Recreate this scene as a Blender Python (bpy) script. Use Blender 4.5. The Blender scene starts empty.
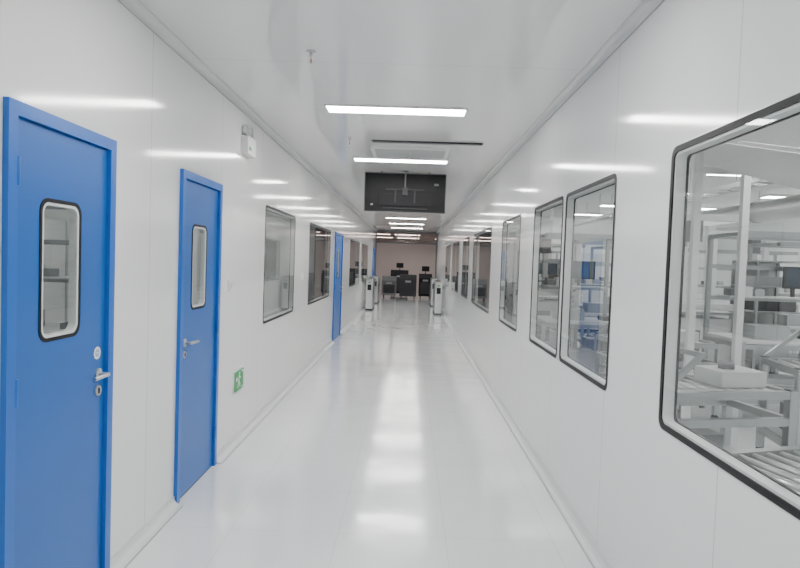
import bpy, bmesh, math, random
from mathutils import Vector, Matrix
random.seed(4)
XL, XR, H = -1.39, 1.053, 2.74
WT = .05   # sandwich panel thickness
COL = bpy.context.collection

# ------------------------------------------------------------ materials
def mat(name, col, rough=0.5, metal=0.0, spec=0.5, em=0, emcol=(1,1,1), coat=0.0, bump=0, bscale=5, bdist=0.01):
    m = bpy.data.materials.new(name); m.use_nodes = True
    nt = m.node_tree; b = nt.nodes["Principled BSDF"]
    b.inputs["Base Color"].default_value = (*col, 1)
    b.inputs["Roughness"].default_value = rough
    b.inputs["Metallic"].default_value = metal
    b.inputs["Specular IOR Level"].default_value = spec
    b.inputs["Coat Weight"].default_value = coat
    b.inputs["Coat Roughness"].default_value = 0.05
    if em:
        b.inputs["Emission Color"].default_value = (*emcol, 1)
        b.inputs["Emission Strength"].default_value = em
    tc = nt.nodes.new("ShaderNodeTexCoord")
    ns = nt.nodes.new("ShaderNodeTexNoise"); ns.inputs["Scale"].default_value = bscale
    nt.links.new(tc.outputs["Object"], ns.inputs["Vector"])
    if bump:
        bp = nt.nodes.new("ShaderNodeBump"); bp.inputs["Strength"].default_value = bump; bp.inputs["Distance"].default_value = bdist
        nt.links.new(ns.outputs["Fac"], bp.inputs["Height"]); nt.links.new(bp.outputs["Normal"], b.inputs["Normal"])
    if not em:
        mx = nt.nodes.new("ShaderNodeMixRGB"); mx.blend_type = 'MULTIPLY'; mx.inputs[0].default_value = 0.06
        mx.inputs[1].default_value = (*col, 1); nt.links.new(ns.outputs["Fac"], mx.inputs[2])
        nt.links.new(mx.outputs[0], b.inputs["Base Color"])
    return m

def jointed(name, col, rough, axes, width=0.004, dark=0.72, bump=0.05, bscale=1.3, coat=0.0, spec=0.5, rvar=0.0, bdist=0.01, crough=.06):
    m = bpy.data.materials.new(name); m.use_nodes = True
    nt = m.node_tree; N = nt.nodes; L = nt.links; b = N["Principled BSDF"]
    tc = N.new("ShaderNodeTexCoord"); sp = N.new("ShaderNodeSeparateXYZ"); L.new(tc.outputs["Object"], sp.inputs[0])
    mask = None
    for ax, pitch, off in axes:
        a = N.new("ShaderNodeMath"); a.operation = 'ADD'; a.inputs[1].default_value = off + 100*pitch; L.new(sp.outputs[ax], a.inputs[0])
        d = N.new("ShaderNodeMath"); d.operation = 'DIVIDE'; d.inputs[1].default_value = pitch; L.new(a.outputs[0], d.inputs[0])
        fr = N.new("ShaderNodeMath"); fr.operation = 'FRACT'; L.new(d.outputs[0], fr.inputs[0])
        c = N.new("ShaderNodeMath"); c.operation = 'COMPARE'; c.inputs[1].default_value = 0.5; c.inputs[2].default_value = width/pitch/2
        L.new(fr.outputs[0], c.inputs[0])
        if mask is None: mask = c
        else:
            mm = N.new("ShaderNodeMath"); mm.operation = 'MAXIMUM'; L.new(mask.outputs[0], mm.inputs[0]); L.new(c.outputs[0], mm.inputs[1]); mask = mm
    ns = N.new("ShaderNodeTexNoise"); ns.inputs["Scale"].default_value = bscale; ns.inputs["Detail"].default_value = 1.5
    L.new(tc.outputs["Object"], ns.inputs["Vector"])
    mx = N.new("ShaderNodeMixRGB"); mx.inputs[1].default_value = (*col, 1); mx.inputs[2].default_value = (*[k*dark for k in col], 1)
    L.new(mask.outputs[0], mx.inputs[0]); L.new(mx.outputs[0], b.inputs["Base Color"])
    bp = N.new("ShaderNodeBump"); bp.inputs["Strength"].default_value = bump; bp.inputs["Distance"].default_value = bdist
    L.new(ns.outputs["Fac"], bp.inputs["Height"]); L.new(bp.outputs["Normal"], b.inputs["Normal"])
    if coat: L.new(bp.outputs["Normal"], b.inputs["Coat Normal"])
    if rvar:
        n2 = N.new("ShaderNodeTexNoise"); n2.inputs["Scale"].default_value = 2.2; n2.inputs["Detail"].default_value = 4
        L.new(tc.outputs["Object"], n2.inputs["Vector"])
        mr = N.new("ShaderNodeMapRange"); mr.inputs["From Min"].default_value = .3; mr.inputs["From Max"].default_value = .7
        mr.inputs["To Min"].default_value = rough; mr.inputs["To Max"].default_value = rough+rvar
        L.new(n2.outputs["Fac"], mr.inputs["Value"]); L.new(mr.outputs[0], b.inputs["Roughness"])
    else: b.inputs["Roughness"].default_value = rough
    b.inputs["Specular IOR Level"].default_value = spec
    b.inputs["Coat Weight"].default_value = coat; b.inputs["Coat Roughness"].default_value = crough
    return m

def glassmat(name, tint=(0.93,0.955,0.945), gain=1.2):
    """thin pane: transparent + mirror mixed by a symmetric Schlick term"""
    m = bpy.data.materials.new(name); m.use_nodes = True
    nt = m.node_tree; N = nt.nodes; L = nt.links
    N.remove(N["Principled BSDF"]); out = N["Material Output"]
    tr = N.new("ShaderNodeBsdfTransparent"); tr.inputs[0].default_value = (*tint, 1)
    gl = N.new("ShaderNodeBsdfGlossy"); gl.inputs["Roughness"].default_value = 0.01; gl.inputs[0].default_value = (.95,.97,.97,1)
    lw = N.new("ShaderNodeLayerWeight"); lw.inputs[0].default_value = .5
    pw = N.new("ShaderNodeMath"); pw.operation='POWER'; pw.inputs[1].default_value=5; L.new(lw.outputs["Facing"], pw.inputs[0])
    ma = N.new("ShaderNodeMath"); ma.operation='MULTIPLY_ADD'; ma.inputs[1].default_value=.95*gain; ma.inputs[2].default_value=.04*gain; ma.use_clamp=True
    L.new(pw.outputs[0], ma.inputs[0])
    mx = N.new("ShaderNodeMixShader")
    L.new(ma.outputs[0], mx.inputs[0]); L.new(tr.outputs[0], mx.inputs[1]); L.new(gl.outputs[0], mx.inputs[2])
    L.new(mx.outputs[0], out.inputs[0])
    return m

M_WALL = jointed("painted_wall_panel", (.78,.785,.78), .10, [(1,1.18,.95)], .007, .74, .07, 1.1, spec=.8)
M_CEIL = jointed("painted_ceiling_panel", (.74,.74,.73), .09, [(1,1.18,.4)], .006, .78, .06, 1.0, spec=.85)
M_FLOOR = jointed("glossy_floor_tile", (.78,.795,.80), .12, [(0,.6,.05),(1,.6,0)], .005, .86, .38, 2.6, coat=.75, spec=.6, rvar=.10, crough=.10)
M_TRIM = mat("trim_grey_white", (.66,.67,.67), .3)
M_SHOPWALL = mat("workshop_white", (.80,.82,.81), .4)
M_BLUE = mat("door_blue_paint", (.001,.105,.43), .36, coat=.1)
M_BLUEF = mat("door_frame_blue", (.001,.115,.50), .32, coat=.1)
M_BLACK = mat("black_gasket", (.008,.008,.009), .45, spec=.25)
M_DARK = mat("dark_plastic", (.010,.010,.012), .5, spec=.25)
M_DGREY = mat("dark_grey", (.05,.05,.055), .5, spec=.3)
M_STEEL = mat("brushed_steel", (.62,.62,.62), .28, 1.0, bump=.05, bscale=60)
M_ALU = mat("aluminium_profile", (.40,.41,.42), .28, .7)
M_WHITE = mat("white_powdercoat", (.80,.80,.80), .35)
M_GREY = mat("light_grey", (.38,.39,.40), .45)
M_MGREY = mat("mid_grey", (.16,.16,.17), .45)
M_GLASS = glassmat("window_glass")
M_GLASSD = glassmat("door_window_glass", (.84,.88,.86))
M_SMOKE = glassmat("smoked_glass", (.42,.31,.29))
M_LIGHT = mat("led_panel_glow", (1,1,1), .5, em=45, emcol=(1,.99,.97))
M_LIGHTW = mat("workshop_led_glow", (1,1,1), .5, em=26, emcol=(1,1,.98))
M_LIGHTS = mat("side_room_led_glow", (1,1,1), .5, em=22, emcol=(1,1,.98))
M_GREEN = mat("sign_green", (.01,.30,.08), .4)
M_HALL = mat("hall_wall", (.55,.46,.435), .5)
M_DARKROOM = mat("dark_room_tone", (.045,.047,.05), .7, bump=.2, bscale=40)  # shade of unlit rooms put into the colour of a sheet
M_RED = mat("red_plastic", (.6,.03,.03), .4)
M_SCREEN = mat("monitor_screen", (.03,.05,.08), .15)

# ------------------------------------------------------------ mesh builder
class B:
    def __init__(s): s.v=[]; s.f=[]; s.m=[]; s.s=[]; s.mats=[]
    def mi(s,m):
        if m not in s.mats: s.mats.append(m)
        return s.mats.index(m)
    def add(s, vs, fs, m, smooth=False):
        o=len(s.v); s.v += [tuple(p) for p in vs]; k=s.mi(m)
        for i,f in enumerate(fs):
            s.f.append([o+j for j in f]); s.m.append(k); s.s.append(smooth if not isinstance(smooth,list) else smooth[i])
    def box(s,a,b,m,R=None):
        a2=[min(a[i],b[i]) for i in range(3)]; b2=[max(a[i],b[i]) for i in range(3)]
        vs=[Vector((x,y,z)) for x in (a2[0],b2[0]) for y in (a2[1],b2[1]) for z in (a2[2],b2[2])]
        if R is not None: vs=[R@p for p in vs]
        s.add(vs,[(0,1,3,2),(4,6,7,5),(0,4,5,1),(2,3,7,6),(0,2,6,4),(1,5,7,3)],m)
    def beam(s,p0,p1,w,t,m):
        p0=Vector(p0);p1=Vector(p1);d=(p1-p0);d.normalize()
        up=Vector((0,0,1)) if abs(d.z)<.95 else Vector((0,1,0))
        sd=d.cross(up).normalized(); up=sd.cross(d)
        vs=[p+sd*(i*w/2)+up*(j*t/2) for p in (p0,p1) for i in (-1,1) for j in (-1,1)]
        s.add(vs,[(0,1,3,2),(4,6,7,5),(0,4,5,1),(2,3,7,6),(0,2,6,4),(1,5,7,3)],m)
    def cyl(s,p0,p1,r,m,n=16,r2=None):
        p0=Vector(p0);p1=Vector(p1);d=(p1-p0).normalized(); r2=r if r2 is None else r2
        up=Vector((0,0,1)) if abs(d.z)<.9 else Vector((0,1,0))
        a=d.cross(up).normalized(); c=d.cross(a)
        vs=[]
        for p,rr in ((p0,r),(p1,r2)):
            for i in range(n):
                t=2*math.pi*i/n; vs.append(p+a*math.cos(t)*rr+c*math.sin(t)*rr)
        fs=[(i,(i+1)%n,n+(i+1)%n,n+i) for i in range(n)]+[tuple(range(n)),tuple(range(n,2*n))]
        s.add(vs,fs,m,[True]*n+[False,False])
    def prism(s,poly,x0,x1,m,axis=0):
        n=len(poly)
        def P(u,w,x): return ((x,u,w),(u,x,w),(u,w,x))[axis]
        vs=[P(u,w,x0) for u,w in poly]+[P(u,w,x1) for u,w in poly]
        s.add(vs,[(i,(i+1)%n,n+(i+1)%n,n+i) for i in range(n)]+[tuple(range(n)),tuple(range(n,2*n))],m)
    def ring(s,o,i_,x0,x1,m,axis=0):
        n=len(o)
        def P(u,w,x): return ((x,u,w),(u,x,w),(u,w,x))[axis]
        vs=[P(u,w,x) for x in (x0,x1) for q in (o,i_) for u,w in q]
        fs=[]
        for i in range(n):
            j=(i+1)%n
            fs+=[(i,j,n+j,n+i),(2*n+i,2*n+j,3*n+j,3*n+i),(i,j,2*n+j,2*n+i),(n+i,n+j,3*n+j,3*n+i)]
        s.add(vs,fs,m)
    def make(s,name,bevel=0,parent=None,loc=None,rotz=0):
        me=bpy.data.meshes.new(name); me.from_pydata(s.v,[],s.f)
        for m in s.mats: me.materials.append(m)
        for p,k,sm in zip(me.polygons,s.m,s.s): p.material_index=k; p.use_smooth=sm
        bm=bmesh.new(); bm.from_mesh(me); bmesh.ops.recalc_face_normals(bm,faces=bm.faces); bm.to_mesh(me); bm.free()
        o=bpy.data.objects.new(name,me); COL.objects.link(o)
        if bevel:
            md=o.modifiers.new("bevel",'BEVEL'); md.width=bevel; md.segments=2; md.limit_method='ANGLE'; md.angle_limit=math.radians(50)
        if parent: o.parent=parent
        if loc: o.location=loc
        o.rotation_euler[2]=rotz
        return o

def rrect(y0,y1,z0,z1,r,n=6):
    pts=[]
    for cy,cz,a0 in ((y1-r,z1-r,0),(y0+r,z1-r,90),(y0+r,z0+r,180),(y1-r,z0+r,270)):
        for k in range(n+1):
            t=math.radians(a0+90*k/n); pts.append((cy+r*math.cos(t),cz+r*math.sin(t)))
    return pts

def wall_x(name,x0,x1,y0,y1,z0,z1,holes,m):
    ys=sorted({y0,y1,*[h[0] for h in holes],*[h[1] for h in holes]}); zs=sorted({z0,z1,*[max(z0,h[2]) for h in holes],*[h[3] for h in holes]})
    def solid(i,j):
        if i<0 or j<0 or i>=len(ys)-1 or j>=len(zs)-1: return False
        cy=(ys[i]+ys[i+1])/2; cz=(zs[j]+zs[j+1])/2
        return not any(h[0]<cy<h[1] and h[2]<cz<h[3] for h in holes)
    b=B()
    for i in range(len(ys)-1):
        for j in range(len(zs)-1):
            if not solid(i,j): continue
            a,c,d,e=ys[i],ys[i+1],zs[j],zs[j+1]
            for x in (x0,x1): b.add([(x,a,d),(x,c,d),(x,c,e),(x,a,e)],[(0,1,2,3)],m)
            if not solid(i-1,j): b.add([(x0,a,d),(x1,a,d),(x1,a,e),(x0,a,e)],[(0,1,2,3)],m)
            if not solid(i+1,j): b.add([(x0,c,d),(x1,c,d),(x1,c,e),(x0,c,e)],[(0,1,2,3)],m)
            if not solid(i,j-1): b.add([(x0,a,d),(x1,a,d),(x1,c,d),(x0,c,d)],[(0,1,2,3)],m)
            if not solid(i,j+1): b.add([(x0,a,e),(x1,a,e),(x1,c,e),(x0,c,e)],[(0,1,2,3)],m)
    me=bpy.data.meshes.new(name); me.from_pydata(b.v,[],b.f); me.materials.append(m)
    bm=bmesh.new(); bm.from_mesh(me); bmesh.ops.remove_doubles(bm,verts=bm.verts,dist=1e-4); bmesh.ops.recalc_face_normals(bm,faces=bm.faces); bm.to_mesh(me); bm.free()
    o=bpy.data.objects.new(name,me); COL.objects.link(o); return o

def slab(name,a,b_,m):
    b=B(); b.box(a,b_,m); return b.make(name)

# ------------------------------------------------------------ layout
WZ0,WZ1=0.885,2.03
winL=[(5.70,7.20),(8.22,10.40),(13.80,16.40),(17.2,19.6)]
winR=[(0.78,2.48),(3.13,4.14),(4.20,5.18),(5.80,6.95),(7.85,10.05),(10.75,12.05),(12.9,15.0),(15.7,17.6)]
doorsL=[(2.02,2.765,'far'),(3.58,4.335,'near'),(11.0,12.2,'far'),(22.3,23.3,'near')]
DZ=2.04
ins=.014
YE=24.0; YB=-3.5
wall_x("wall_left",XL-WT,XL,YB,YE,0,H,[(a+ins,b-ins,WZ0+ins,WZ1-ins) for a,b in winL]+[(a+.01,b-.01,-1,DZ-.01) for a,b,_ in doorsL],M_WALL)
wall_x("wall_right",XR,XR+WT,YB,YE,0,H,[(a+ins,b-ins,WZ0+ins,WZ1-ins) for a,b in winR],M_WALL)
slab("floor",(-7,YB-.2,-.12),(11,33,0),M_FLOOR)
slab("ceiling",(XL-WT,YB,H),(XR+WT,YE,H+.12),M_CEIL)
slab("wall_back",(XL-WT,YB-.1,0),(XR+WT,YB,H+.1),M_WALL)
WH=3.3
slab("ceiling_workshop",(XR+WT,YB,WH),(11,26,WH+.1),M_SHOPWALL)
slab("wall_workshop_side",(10.9,YB,0),(11,26,WH),M_SHOPWALL)
slab("wall_workshop_near",(XR+WT,YB-.1,0),(11,YB,WH),M_SHOPWALL)
slab("wall_workshop_far",(XR+WT,22,0),(10.9,22.1,WH),M_SHOPWALL)
slab("wall_workshop_upper",(XR,YB,H+.12),(XR+WT,26,WH+.1),M_SHOPWALL)
slab("ceiling_side_room",(-6,YB,H),(XL-WT,YE,H+.1),M_SHOPWALL)
slab("wall_side_room",(-6.1,YB,0),(-6,YE,H),M_SHOPWALL)
slab("wall_side_room_near",(-6,YB-.1,0),(XL-WT,YB,H),M_SHOPWALL)
slab("wall_side_room_partition",(-6,7.7,0),(XL-WT,7.8,H),M_SHOPWALL)
slab("wall_side_room_far",(-6,YE-.1,0),(XL-WT,YE,H),M_SHOPWALL)
slab("wall_hall_back",(-5,32,0),(5,32.1,3),M_HALL)
slab("wall_hall_left",(-5.1,YE,0),(-5,32,3),M_HALL)
slab("wall_hall_right",(5,YE,0),(5.1,32,3),M_HALL)
slab("ceiling_hall",(-5.1,YE,H+.0),(5.1,32,H+.1),M_HALL)
slab("wall_hall_front_left",(-5,YE,0),(XL-WT,YE+.1,H),M_HALL)
slab("wall_hall_front_right",(XR+WT,YE,0),(5,YE+.1,H),M_HALL)

# ------------------------------------------------------------ coves
def cove(name,side,segs,top=False,r=.035):
    b=B(); x=XL if side=='l' else XR; sg=1 if side=='l' else -1
    prof=[(0,0),(0,r+.012),(.006,r+.012)]
    for k in range(7):
        t=math.radians(90*k/6); prof.append((r+.006-r*math.cos(t)+0.0, r+.006-r*math.sin(t)))
    prof+=[(r+.012,.006),(r+.012,0)]
    for y0,y1 in segs:
        pl=[(x+sg*u,(H-w) if top else w) for u,w in prof]
        b.prism(pl,y0,y1,M_TRIM,axis=1)
        if not top: b.box((x+sg*(r+.012),y0,0),(x+sg*(r+.018),y1,.002),M_GREY)
        else: b.box((x,y0,H-r-.017),(x+sg*.004,y1,H-r-.012),M_GREY)
    return b.make(name)
segs=[];y=YB
for a,b_,_ in doorsL: segs.append((y,a)); y=b_
segs.append((y,YE))
cove("baseboard_left",'l',segs,r=.045); cove("baseboard_right",'r',[(YB,YE)],r=.045)
cove("trim_ceiling_left",'l',[(YB,YE)],True); cove("trim_ceiling_right",'r',[(YB,YE)],True)

# ------------------------------------------------------------ windows
def window(i,side,y0,y1,rad=.045):
    b=B(); x=XL if side=='l' else XR; sg=1 if side=='l' else -1
    w=.024
    b.ring(rrect(y0,y1,WZ0,WZ1,rad),rrect(y0+w,y1-w,WZ0+w,WZ1-w,rad*.7),x-sg*.010,x+sg*.003,M_BLACK)
    b.ring(rrect(y0-.004,y1+.004,WZ0-.004,WZ1+.004,rad+.004),rrect(y0,y1,WZ0,WZ1,rad),x-sg*.001,x+sg*.002,M_STEEL)
    e=w+.010
    b.ring(rrect(y0+w,y1-w,WZ0+w,WZ1-w,rad*.7),rrect(y0+e,y1-e,WZ0+e,WZ1-e,rad*.5),x-sg*.045,x-sg*.003,M_TRIM)
    b.ring(rrect(y0,y1,WZ0,WZ1,rad),rrect(y0+w+.014,y1-w-.014,WZ0+w+.014,WZ1-w-.014,rad*.7),x-sg*(WT+.003),x-sg*(WT-.006),M_BLACK)
    b.add([(x+sg*.001,u,v) for u,v in rrect(y0+w*.5,y1-w*.5,WZ0+w*.5,WZ1-w*.5,.03)],[tuple(range(28))],M_GLASS)
    return b.make("window_%d"%i)
n=1
for y0,y1 in winR: window(n,'r',y0,y1); n+=1
for y0,y1 in winL: window(n,'l',y0,y1); n+=1
def dark_sheet(x,y0,y1,drop=1.0):  # added dark sheet with tube and rail, stands in for an unlit room
    b=B(); z0=WZ1+.06-(WZ1-WZ0+.12)*drop
    b.box((x-.004,y0-.05,z0),(x+.004,y1+.05,WZ1+.06),M_DARKROOM)
    b.cyl((x,y0-.06,WZ1+.08),(x,y1+.06,WZ1+.08),.03,M_GREY)
    b.box((x-.008,y0-.05,z0-.02),(x+.008,y1+.05,z0),M_GREY)
    b.make("dark_room_sheet")
for y0,y1 in winR[4:]: dark_sheet(XR+.11,y0,y1)
for y0,y1 in winL[1:]: dark_sheet(XL-.11,y0,y1,.97)

# ------------------------------------------------------------ doors
M_STICK=mat("sticker_blue",(.35,.45,.6),.5)
def door(i,y0,y1,side):
    b=B(); x=XL; fw=.050
    for a,c in ((y0,y0+fw),(y1-fw,y1)): b.box((x-.06,a,0),(x+.022,c,DZ),M_BLUEF)
    b.box((x-.06,y0+fw,DZ-fw),(x+.022,y1-fw,DZ),M_BLUEF)
    for a,c in ((y0+fw,y0+fw+.012),(y1-fw-.012,y1-fw)): b.box((x-.055,a,0),(x-.040,c,DZ-fw),M_BLUEF)
    L0,L1,T=y0+fw+.004,y1-fw-.004,DZ-fw-.004
    cc=(L0+L1)/2-.030; c0,c1=cc-.135,cc+.135
    xf=x+.004
    wi=rrect(c0,c1,1.18,1.72,.045); wo=rrect(L0,L1,.008,T,.003)
    b.ring(wo,wi,x-.038,xf,M_BLUE)
    b.ring(rrect(c0-.006,c1+.006,1.174,1.726,.050),rrect(c0+.009,c1-.009,1.189,1.711,.040),xf-.006,xf+.003,M_BLACK)
    b.ring(rrect(c0+.009,c1-.009,1.189,1.711,.040),rrect(c0+.020,c1-.020,1.200,1.700,.034),x-.03,xf+.001,M_TRIM)
    b.add([(xf-.004,u,v) for u,v in rrect(c0+.012,c1-.012,1.192,1.708,.038)],[tuple(range(28))],M_GLASSD)
    hy=L1-.055 if side=='far' else L0+.055; d=-1 if side=='far' else 1
    b.cyl((xf,hy,.98),(xf+.010,hy,.98),.026,M_STEEL,24)
    b.cyl((xf+.008,hy,.98),(xf+.052,hy,.98),.010,M_STEEL,16)
    b.cyl((xf+.048,hy-d*.004,.98),(xf+.048,hy+d*.115,.978),.0095,M_STEEL,16)
    b.cyl((xf,hy,.905),(xf+.008,hy,.905),.024,M_STEEL,24)
    b.box((xf+.006,hy-.004,.893),(xf+.0115,hy+.004,.917),M_DGREY)
    if i==1:
        b.cyl((xf,hy-.005,1.075),(xf+.0012,hy-.005,1.075),.028,M_WHITE,28)
        b.cyl((xf+.0012,hy-.005,1.075),(xf+.0018,hy-.005,1.075),.018,M_STICK,24)
        b.box((xf+.0018,hy-.012,1.072),(xf+.0022,hy+.003,1.078),M_WHITE)
    gy=L0-.001 if side=='far' else L1+.001
    for z in (.25,1.02,1.8): b.cyl((x+.020,gy,z-.05),(x+.020,gy,z+.05),.007,M_BLUEF,12)
    b.box((x-.04,L0,0),(x+.004,L1,.008),M_DGREY)
    b.make("door_%d"%i,bevel=.0015)
for i,(a,c,s) in enumerate(doorsL): door(i+1,a,c,s)

# ------------------------------------------------------------ lights
for k in range(11):
    y=4.73-2.37*3+2.37*k
    if y<YB+.3: continue
    b=B(); x0,x1,y0,y1=-.70,.395,y,y+.20
    b.ring(rrect(x0-.012,x1+.012,y0-.012,y1+.012,.004),rrect(x0,x1,y0,y1,.003),H-.014,H-.0,M_WHITE,axis=2)
    b.box((x0,y0,H-.010),(x1,y1,H-.002),M_LIGHT)
    b.make("ceiling_light_panel")
def striplight(name,x0,x1,y0,y1,z,m):
    b=B(); z-=.002; b.box((x0-.03,y0-.03,z-.04),(x1+.03,y1+.03,z),M_WHITE); b.box((x0,y0,z-.05),(x1,y1,z-.0405),m); b.make(name)
for x in (2.6,5.2,7.9):
    for y in (-1.5,1.5,4.5,7.5,10.5,13.5,16.5,19.5): striplight("workshop_strip_light",x,x+1.3,y,y+.3,WH,M_LIGHTW)
for y in (-1,2.6,6.0,10,15,20): striplight("side_room_strip_light",-4.2,-3.0,y,y+.25,H,M_LIGHTS)
for x,y in ((-2,26),(-.7,26),(1.2,26),(-2,29.5),(-.7,29.5),(1.2,29.5)): striplight("hall_fill_light",x,x+1.1,y,y+.2,H,M_LIGHTS)  # added fill lamps that brighten the hall past the portal

# ------------------------------------------------------------ ceiling details
b=B()
b.box((-.43,6.05,H-.018),(.69,6.10,H),M_GREY); b.box((-.42,6.046,H-.016),(.68,6.0499,H-.003),M_DGREY); b.box((-.42,6.055,H-.0185),(.68,6.095,H-.018),M_DGREY)
b.make("linear_ceiling_track")
b=B()
b.ring(rrect(-.46,.38,6.36,6.97,.003),rrect(-.42,.34,6.40,6.93,.003),H-.022,H,M_WHITE,axis=2)
for k in range(13): b.box((-.42,6.415+k*.039,H-.018),(.34,6.429+k*.039,H-.001),M_TRIM)
for xx in (-.04,): b.box((xx-.006,6.40,H-.02),(xx+.006,6.93,H-.001),M_TRIM)
b.box((-.42,6.40,H-.002),(.34,6.93,H-.0005),M_MGREY)
b.make("air_vent_grille")
def sprinkler(x,y):
    b=B(); b.cyl((x,y,H),(x,y,H-.008),.028,M_STEEL,24); b.cyl((x,y,H-.008),(x,y,H-.04),.010,M_STEEL,16)
    b.beam((x-.012,y,H-.04),(x-.010,y,H-.07),.004,.004,M_STEEL); b.beam((x+.012,y,H-.04),(x+.010,y,H-.07),.004,.004,M_STEEL)
    b.cyl((x,y,H-.042),(x,y,H-.068),.004,M_RED,10); b.cyl((x,y,H-.07),(x,y,H-.074),.015,M_STEEL,20); b.make("fire_sprinkler")
sprinkler(-.62,3.55); sprinkler(-.64,6.0)

b=B(); y=8.1; x0,x1,z0,z1=-.65,.45,2.19,2.72
b.ring(rrect(x0,x1,z0,z1,.012),rrect(x0+.010,x1-.010,z0+.010,z1-.010,.008),y,y+.06,M_MGREY,axis=1)
b.box((x0+.008,y+.012,z0+.008),(x1-.008,y+.05,z1-.008),M_BLACK)
b.box((-.45,y-.005,2.28),(.25,y+.013,2.44),M_DARK)
b.box((-.36,y-.016,2.49),(.16,y+.012,2.505),M_DGREY)
b.box((-.24,y-.016,2.32),(-.22,y+.012,2.49),M_DGREY); b.box((.02,y-.016,2.32),(.04,y+.012,2.49),M_DGREY)
b.cyl((-.10,y-.035,H),(-.10,y-.035,2.44),.010,M_MGREY,16)
b.box((-.135,y-.045,2.42),(-.065,y-.017,2.52),M_DGREY)
b.cyl((-.10,y-.035,H),(-.10,y-.035,H-.012),.04,M_MGREY,24)
for xx in (-.42,.22): b.cyl((xx,y+.03,H),(xx,y+.03,z1),.010,M_MGREY,12)
b.box((.29,y-.002,2.56),(.35,y+.012,2.59),M_MGREY); b.box((-.56,y-.002,2.28),(-.53,y+.012,2.30),M_GREY); b.box((-.40,y-.012,2.24),(.2,y+.012,2.25),M_DGREY)
b.make("hanging_display",bevel=.002)

b=B(); x=XL; y0,y1,z0,z1=4.76,5.04,.42,.60
b.prism(rrect(y0,y1,z0,z1,.01),x,x+.012,M_WHITE); b.prism(rrect(y0+.008,y1-.008,z0+.008,z1-.008,.008),x+.0121,x+.016,M_GREEN)
xs,xe=x+.0161,x+.017
b.prism([(4.90+.012*math.cos(t*.524),.566+.012*math.sin(t*.524)) for t in range(12)],xs,xe,M_WHITE)
for pl in ([(4.885,.55),(4.905,.555),(4.895,.505),(4.875,.505)],[(4.885,.51),(4.897,.505),(4.925,.475),(4.915,.445),(4.905,.47)],[(4.878,.51),(4.89,.503),(4.86,.45),(4.85,.455)],[(4.9,.55),(4.935,.53),(4.93,.52),(4.898,.535)],
           [(4.80,.525),(4.835,.55),(4.835,.53),(4.86,.53),(4.86,.52),(4.835,.52),(4.835,.50)],[(4.96,.58),(5.02,.58),(5.02,.44),(4.96,.44),(4.96,.45),(5.01,.45),(5.01,.57),(4.96,.57)]):
    b.prism(pl,xs,xe,M_WHITE)
b.make("exit_sign")
b=B(); yc,z=4.95,2.40
b.prism(rrect(yc-.12,yc+.12,z-.04,z+.10,.015),x,x+.06,M_WHITE)
b.box((x+.0601,yc-.09,z-.01),(x+.062,yc-.02,z+.02),M_GREEN)
for s in (-1,1):
    b.cyl((x+.03,yc+s*.07,z+.10),(x+.03,yc+s*.07,z+.13),.012,M_GREY,12)
    b.cyl((x+.005,yc+s*.07,z+.155),(x+.045,yc+s*.07+.0,z+.155),.035,M_WHITE,20,.045)
    b.cyl((x+.045,yc+s*.07,z+.155),(x+.052,yc+s*.07,z+.155),.040,M_STEEL,20)
b.make("emergency_light",bevel=.002)
def sw(xw,sg,y,z,name):
    b=B(); b.prism(rrect(y-.043,y+.043,z-.043,z+.043,.008),xw,xw+sg*.010,M_WHITE); b.box((xw+sg*.0101,y-.022,z-.028),(xw+sg*.013,y+.022,z+.028),M_TRIM); b.make(name)
sw(XL,1,7.75,1.3,"light_switch"); sw(XL,1,4.62,1.3,"light_switch")

# ------------------------------------------------------------ far end of corridor
b=B()
b.box((XL,YE-.03,2.25),(XR,YE+.03,2.29),M_MGREY); b.box((XL,YE-.03,H-.05),(XR,YE+.03,H-.0),M_MGREY)
for xx in (XL+.02,-.55,.25,XR-.02): b.box((xx-.02,YE-.028,0 if abs(xx)>.9 else 2.29),(xx+.02,YE+.028,H-.05),M_MGREY)
b.add([(XL,YE,2.29),(XR,YE,2.29),(XR,YE,H-.05),(XL,YE,H-.05)],[(0,1,2,3)],M_SMOKE)
b.make("glazed_portal_frame")
def gate(x,y):
    b=B(); w=.2
    b.prism([(y-.6,0),(y+.6,0),(y+.6,.92),(y+.55,.98),(y-.55,.98),(y-.6,.92)],x-w/2,x+w/2,M_STEEL)
    b.box((x-w/2+.02,y-.5,.9801),(x+w/2-.02,y+.5,.988),M_DARK)
    b.box((x-.06,y-.606,.62),(x+.06,y-.6,.80),M_DARK); b.box((x-.03,y-.608,.84),(x+.03,y-.6,.88),M_GREEN)
    b.box((x-w/2-.01,y-.61,0),(x+w/2+.01,y+.61,.05),M_DGREY)
    b.make("access_gate",bevel=.006)
gate(-1.22,19.0); gate(.87,18.2); gate(-1.22,22.0); gate(.87,21.5)
def machine(x,y,w=.8,h=.95,scr=True,m=None):
    m=m or M_DARK
    b=B()
    b.box((x-w/2,y-.25,.1),(x+w/2,y+.25,h-.2),m)
    b.prism([(y-.25,h-.2),(y+.25,h-.2),(y+.25,h),(y-.05,h)],x-w/2,x+w/2,m)
    b.box((x-w/2+.06,y-.256,.2),(x+w/2-.06,y-.2501,h-.35),M_DGREY); b.box((x-.12,y-.26,h-.32),(x+.12,y-.2501,h-.24),M_GREY)
    for dx in (-w/2+.08,w/2-.08):
        for dy in (-.18,.18): b.cyl((x+dx-.02,y+dy,.05),(x+dx+.02,y+dy,.05),.05,M_DARK,14)
    if scr: b.cyl((x,y+.1,h-.02),(x,y+.1,h+.14),.02,M_DGREY); b.box((x-.16,y+.08,h+.1),(x+.16,y+.11,h+.32),m)
    b.make("mobile_machine_cabinet",bevel=.006)
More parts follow.
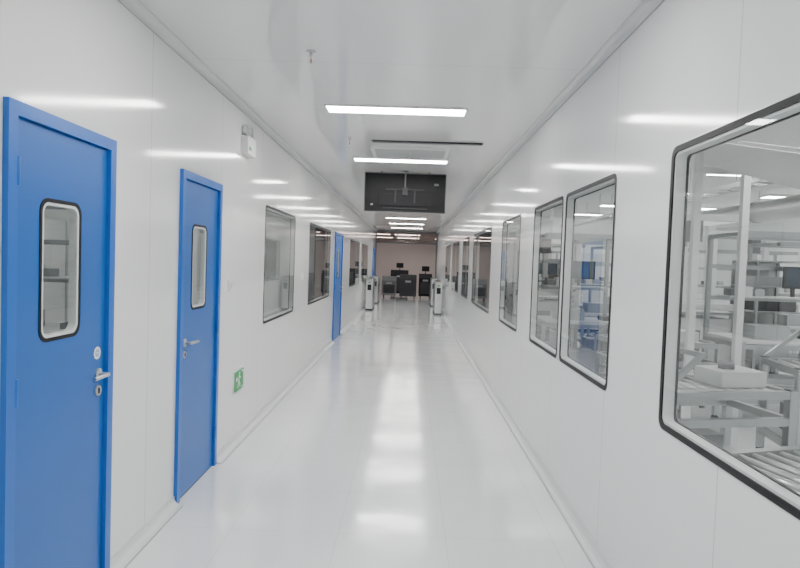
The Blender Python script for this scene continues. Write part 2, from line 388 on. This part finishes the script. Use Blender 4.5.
machine(-.85,25.4,.6,.9,False,M_MGREY); machine(-.05,25.1,.7,1.0,False,M_DGREY); machine(.68,25.6,.55,1.05,True,M_DARK); machine(-.45,27.2,.8,1.15,True,M_DARK)

# ------------------------------------------------------------ workshop contents
def bench(x,y,w=1.4,d=.75,h=.85,up=True,rot=0):
    b=B(); p=.045; x0,x1,y0,y1=-w/2,w/2,-d/2,d/2
    for xx in (x0,x1):
        for yy in (y0,y1): b.box((xx-p/2,yy-p/2,.03),(xx+p/2,yy+p/2,h if (yy==y0 or not up) else 1.95),M_ALU); b.cyl((xx,yy,0),(xx,yy,.03),.03,M_DARK,14)
    for z in (.2,h-.05):
        for yy in (y0,y1): b.box((x0,yy-p/2+.001,z-p/2),(x1,yy+p/2-.001,z+p/2),M_ALU)
        for xx in (x0,x1): b.box((xx-p/2+.001,y0,z-p/2),(xx+p/2-.001,y1,z+p/2),M_ALU)
    b.box((x0,y0,h-.02),(x1,y1,h+.008),M_TRIM)
    if up:
        for z in (1.25,1.6,1.93): b.box((x0,y1-p/2+.001,z-p/2),(x1,y1+p/2-.001,z+p/2),M_ALU)
        b.box((x0+.1,y1-.28,1.27),(x1-.1,y1-.0,1.285),M_TRIM)
        for k in range(3): b.box((x0+.14+.13*k,y1-.22,1.286),(x0+.24+.13*k,y1-.06,1.36+.03*(k%2)),(M_MGREY,M_TRIM,M_GREY)[k])
        for xx in (x0,x1): b.box((xx-p/2+.001,y0+.1,1.91),(xx+p/2-.001,y1,1.95),M_ALU)
        b.box((x0,y0+.06,1.90),(x1,y0+.11,1.96),M_ALU)
        mx=x0+w*.62; b.box((mx-.18,y1-.14,1.38),(mx+.18,y1-.11,1.62),M_DARK); b.box((mx-.16,y1-.1415,1.40),(mx+.16,y1-.1401,1.60),M_SCREEN); b.box((mx-.02,y1-.11,1.42),(mx+.02,y1-.0,1.48),M_DGREY); b.box((mx-.02,y1-.02,1.25),(mx+.02,y1,1.48),M_DGREY)
    b.box((x0+.2,y0+.15,h+.009),(x0+.55,y0+.40,h+.15),M_GREY); b.box((x0+.8,y0+.2,h+.009),(x0+min(1.05,w-.05),y0+.42,h+.06),M_DGREY)
    b.box((x0+.25,-.15,.225),(x0+.75,.15,.45),M_GREY)
    b.make("profile_workbench",loc=(x,y,0),rotz=rot)
def railcart(x,y,w,d,h,rot=0,box=True):
    b=B(); p=.05
    for xx in (-w/2,w/2):
        for yy in (-d/2,d/2): b.box((xx-p/2,yy-p/2,.1),(xx+p/2,yy+p/2,h),M_ALU); b.cyl((xx-.015,yy,.05),(xx+.015,yy,.05),.05,M_DARK,16); b.box((xx-.03,yy-.03,h),(xx+.03,yy+.03,h+.004),M_DGREY)
    for z in (.25,.6,h-.03):
        for yy in (-d/2,d/2): b.box((-w/2,yy-p/2+.002,z-p/2),(w/2,yy+p/2-.002,z+p/2),M_ALU)
        for xx in (-w/2,w/2): b.box((xx-p/2+.002,-d/2,z-p/2),(xx+p/2-.002,d/2,z+p/2),M_ALU)
    for k in range(9):
        xx=-w/2+w*(k+1)/10; b.cyl((xx,-d/2,h-.03),(xx,d/2,h-.03),.02,M_STEEL,12)
    b.box((-w/2,-d/2,.275),(w/2,d/2,.29),M_GREY)
    b.box((-w/2+.1,-d/2+.08,.291),(-w/2+.5,d/2-.08,.5),M_MGREY)
    if box:
        b.beam((-w/2,-d/2,h),(-w/2+.25,-d/2,h+.22),.03,.03,M_ALU); b.beam((-w/2,d/2,h),(-w/2+.25,d/2,h+.22),.03,.03,M_ALU); b.box((-w/2+.24,-d/2-.015,h+.205),(-w/2+.27,d/2+.015,h+.235),M_ALU)
        b.box((.05,-.15,h-.008),(.38,.12,h+.09),M_TRIM); b.cyl((.2,0,h+.09),(.2,0,h+.13),.05,M_MGREY,20)
    b.make("roller_trolley",loc=(x,y,0),rotz=rot)
def gantry(x,y,w,d,h):
    b=B(); p=.08
    for xx in (0,w):
        for yy in (0,d): b.box((x+xx-p/2,y+yy-p/2,0),(x+xx+p/2,y+yy+p/2,h),M_WHITE); b.box((x+xx-.08,y+yy-.08,0),(x+xx+.08,y+yy+.08,.012),M_GREY)
    for z in (h-.05,1.1):
        for yy in (0,d): b.box((x,y+yy-p/2+.002,z-p/2),(x+w,y+yy+p/2-.002,z+p/2),M_WHITE)
    for xx in (0,w): b.box((x+xx-p/2+.002,y,h-.09),(x+xx+p/2-.002,y+d,h-.01),M_WHITE)
    b.box((x+w*.4,y-.06,h-.35),(x+w*.4+.14,y+.1,h-.09),M_MGREY); b.box((x+w*.4+.03,y-.03,h-.75),(x+w*.4+.11,y+.05,h-.35),M_STEEL)
    b.box((x,y,1.0),(x+w,y+d,1.03),M_GREY); b.box((x+.05,y+.05,.1),(x+w-.05,y+d-.05,.95),M_TRIM); b.box((x+.15,y+.044,.3),(x+w*.6,y+.0499,.8),M_MGREY)
    b.make("machine_gantry",bevel=.003)
def rack(x,y,w=.62,d=.6,h=1.7):
    b=B(); p=.035
    b.box((x,y+d-.01,0.08),(x+w,y+d,h),M_TRIM)
    for xx in (x,x+w-p):
        for yy in (y,y+d-p): b.box((xx,yy,0),(xx+p,yy+p,h),M_ALU)
    z=.1
    for k in range(6):
        b.box((x+.002,y+.002,z),(x+w-.002,y+d-.011,z+.02),M_GREY)
        if k<5: b.box((x+.06,y+.06,z+.0201),(x+w-.08-.05*(k%3),y+d-.08,z+.14+.04*(k%2)),(M_DGREY,M_GREY,M_DARK)[k%3])
        z+=(h-.12)/5
    b.make("equipment_rack",bevel=.002)
def cabinet(x,y,w=.8,d=.5,h=1.9):
    b=B(); b.box((x,y,.08),(x+w,y+d,h),M_WHITE); b.box((x+.02,y+.02,0),(x+w-.02,y+d-.02,.08),M_DGREY)
    for k in (0,1): b.box((x+.01+k*w/2,y-.012,.1),(x+w/2-.01+k*w/2,y-.0001,h-.02),M_TRIM)
    b.box((x+.08,y-.016,1.35),(x+.32,y-.0121,1.65),M_DARK); b.box((x+w/2+.03,y-.03,1.0),(x+w/2+.05,y-.0121,1.15),M_STEEL)
    b.box((x-.012,y+.06,.9),(x-.0001,y+.36,1.6),M_DGREY)
    b.make("control_cabinet",bevel=.004)
def column(x,y,s=.35):
    b=B(); b.box((x-s/2,y-s/2,0),(x+s/2,y+s/2,WH),M_SHOPWALL); b.box((x-s/2-.01,y-s/2-.01,0),(x+s/2+.01,y+s/2+.01,.1),M_GREY); b.make("support_column")
railcart(1.95,4.0,.9,.55,.80,.2); railcart(3.4,4.6,1.0,.6,.85,-.15); railcart(2.6,6.3,1.0,.6,.82,.1); railcart(1.75,2.55,.8,.5,.72,.3,False)
bench(4.1,6.4,1.5); bench(3.3,9.3,1.6); bench(5.6,8.2,1.6); bench(2.2,7.9,1.0); bench(2.5,11.4,1.4); bench(4.4,11.6,1.6); bench(2.4,14.2,1.4); bench(6.4,11.6,1.6); bench(3.3,16.5,1.6)
gantry(3.0,7.5,1.1,.8,2.25); gantry(4.8,9.6,1.4,1.0,2.2); gantry(1.75,9.9,1.0,.6,2.1)
rack(4.30,7.5); rack(2.9,12.6); rack(5.4,12.9); rack(1.7,12.6)
cabinet(6.0,13.9); cabinet(3.9,14.3); cabinet(2.0,15.2)
column(4.4,18.2); column(6.6,6.8); column(2.35,18.2)
def ladder(x,y0,y1,z):
    b=B()
    for s in (-.14,.14): b.box((x+s-.012,y0,z-.03),(x+s+.012,y1,z+.03),M_ALU)
    k=y0+.15
    while k<y1: b.box((x-.14,k-.012,z-.01),(x+.14,k+.012,z+.01),M_ALU); k+=.3
    k=y0+.4
    while k<y1:
        for s in (-.14,.14): b.cyl((x+s,k,z),(x+s,k,WH),.006,M_STEEL,8)
        k+=2
    b.make("cable_ladder")
ladder(4.6,2.0,18.0,2.75); ladder(2.1,6.3,18.0,2.7)
b=B(); x0,zc=7.4,2.85
b.cyl((x0,-1,zc),(x0,18,zc),.22,M_STEEL,32)
for k in range(10): b.cyl((x0,-1+2*k,zc),(x0,-.95+2*k,zc),.235,M_ALU,32)
for k in range(5): b.cyl((x0,1+4*k,zc),(x0,1+4*k,WH),.01,M_STEEL,8)
b.make("ventilation_duct")
b=B()
pA,pB=Vector((2.75,5.5,2.62)),Vector((2.35,3.1,2.02))
b.beam(pA,pB,.30,.06,M_MGREY)
for s in (-1,1):
    o=Vector((s*.165,0,.0)); b.beam(pA+o,pB+o,.03,.20,M_WHITE)
for t in (.05,.95):
    q=pA.lerp(pB,t)
    for s in (-1,1): b.box((q.x+s*.21-.03,q.y-.03,0),(q.x+s*.21+.03,q.y+.03,q.z+.05),M_WHITE)
    b.box((q.x-.21,q.y-.029,q.z-.19),(q.x+.21,q.y+.029,q.z-.13),M_WHITE)
for p_ in (pA,pB): b.cyl(p_-Vector((.15,0,0)),p_+Vector((.15,0,0)),.05,M_STEEL,20)
b.make("inclined_conveyor")
bench(-3.0,5.2,1.5); bench(-3.4,1.0,1.5,rot=1.57)
cabinet(-3.2,7.1); cabinet(-5.2,7.1)

# ------------------------------------------------------------ world, camera
w=bpy.data.worlds.new("world"); bpy.context.scene.world=w; w.use_nodes=True
w.node_tree.nodes["Background"].inputs[0].default_value=(.8,.85,.9,1); w.node_tree.nodes["Background"].inputs[1].default_value=.3
cd=bpy.data.cameras.new("camera"); cam=bpy.data.objects.new("camera",cd); COL.objects.link(cam)
cd.sensor_width=36; cd.lens=27; cd.clip_start=.05
cam.location=(0,0,1.53); cam.rotation_euler=[math.radians(a) for a in (87.867,-1.966,.955)]
bpy.context.scene.camera=cam
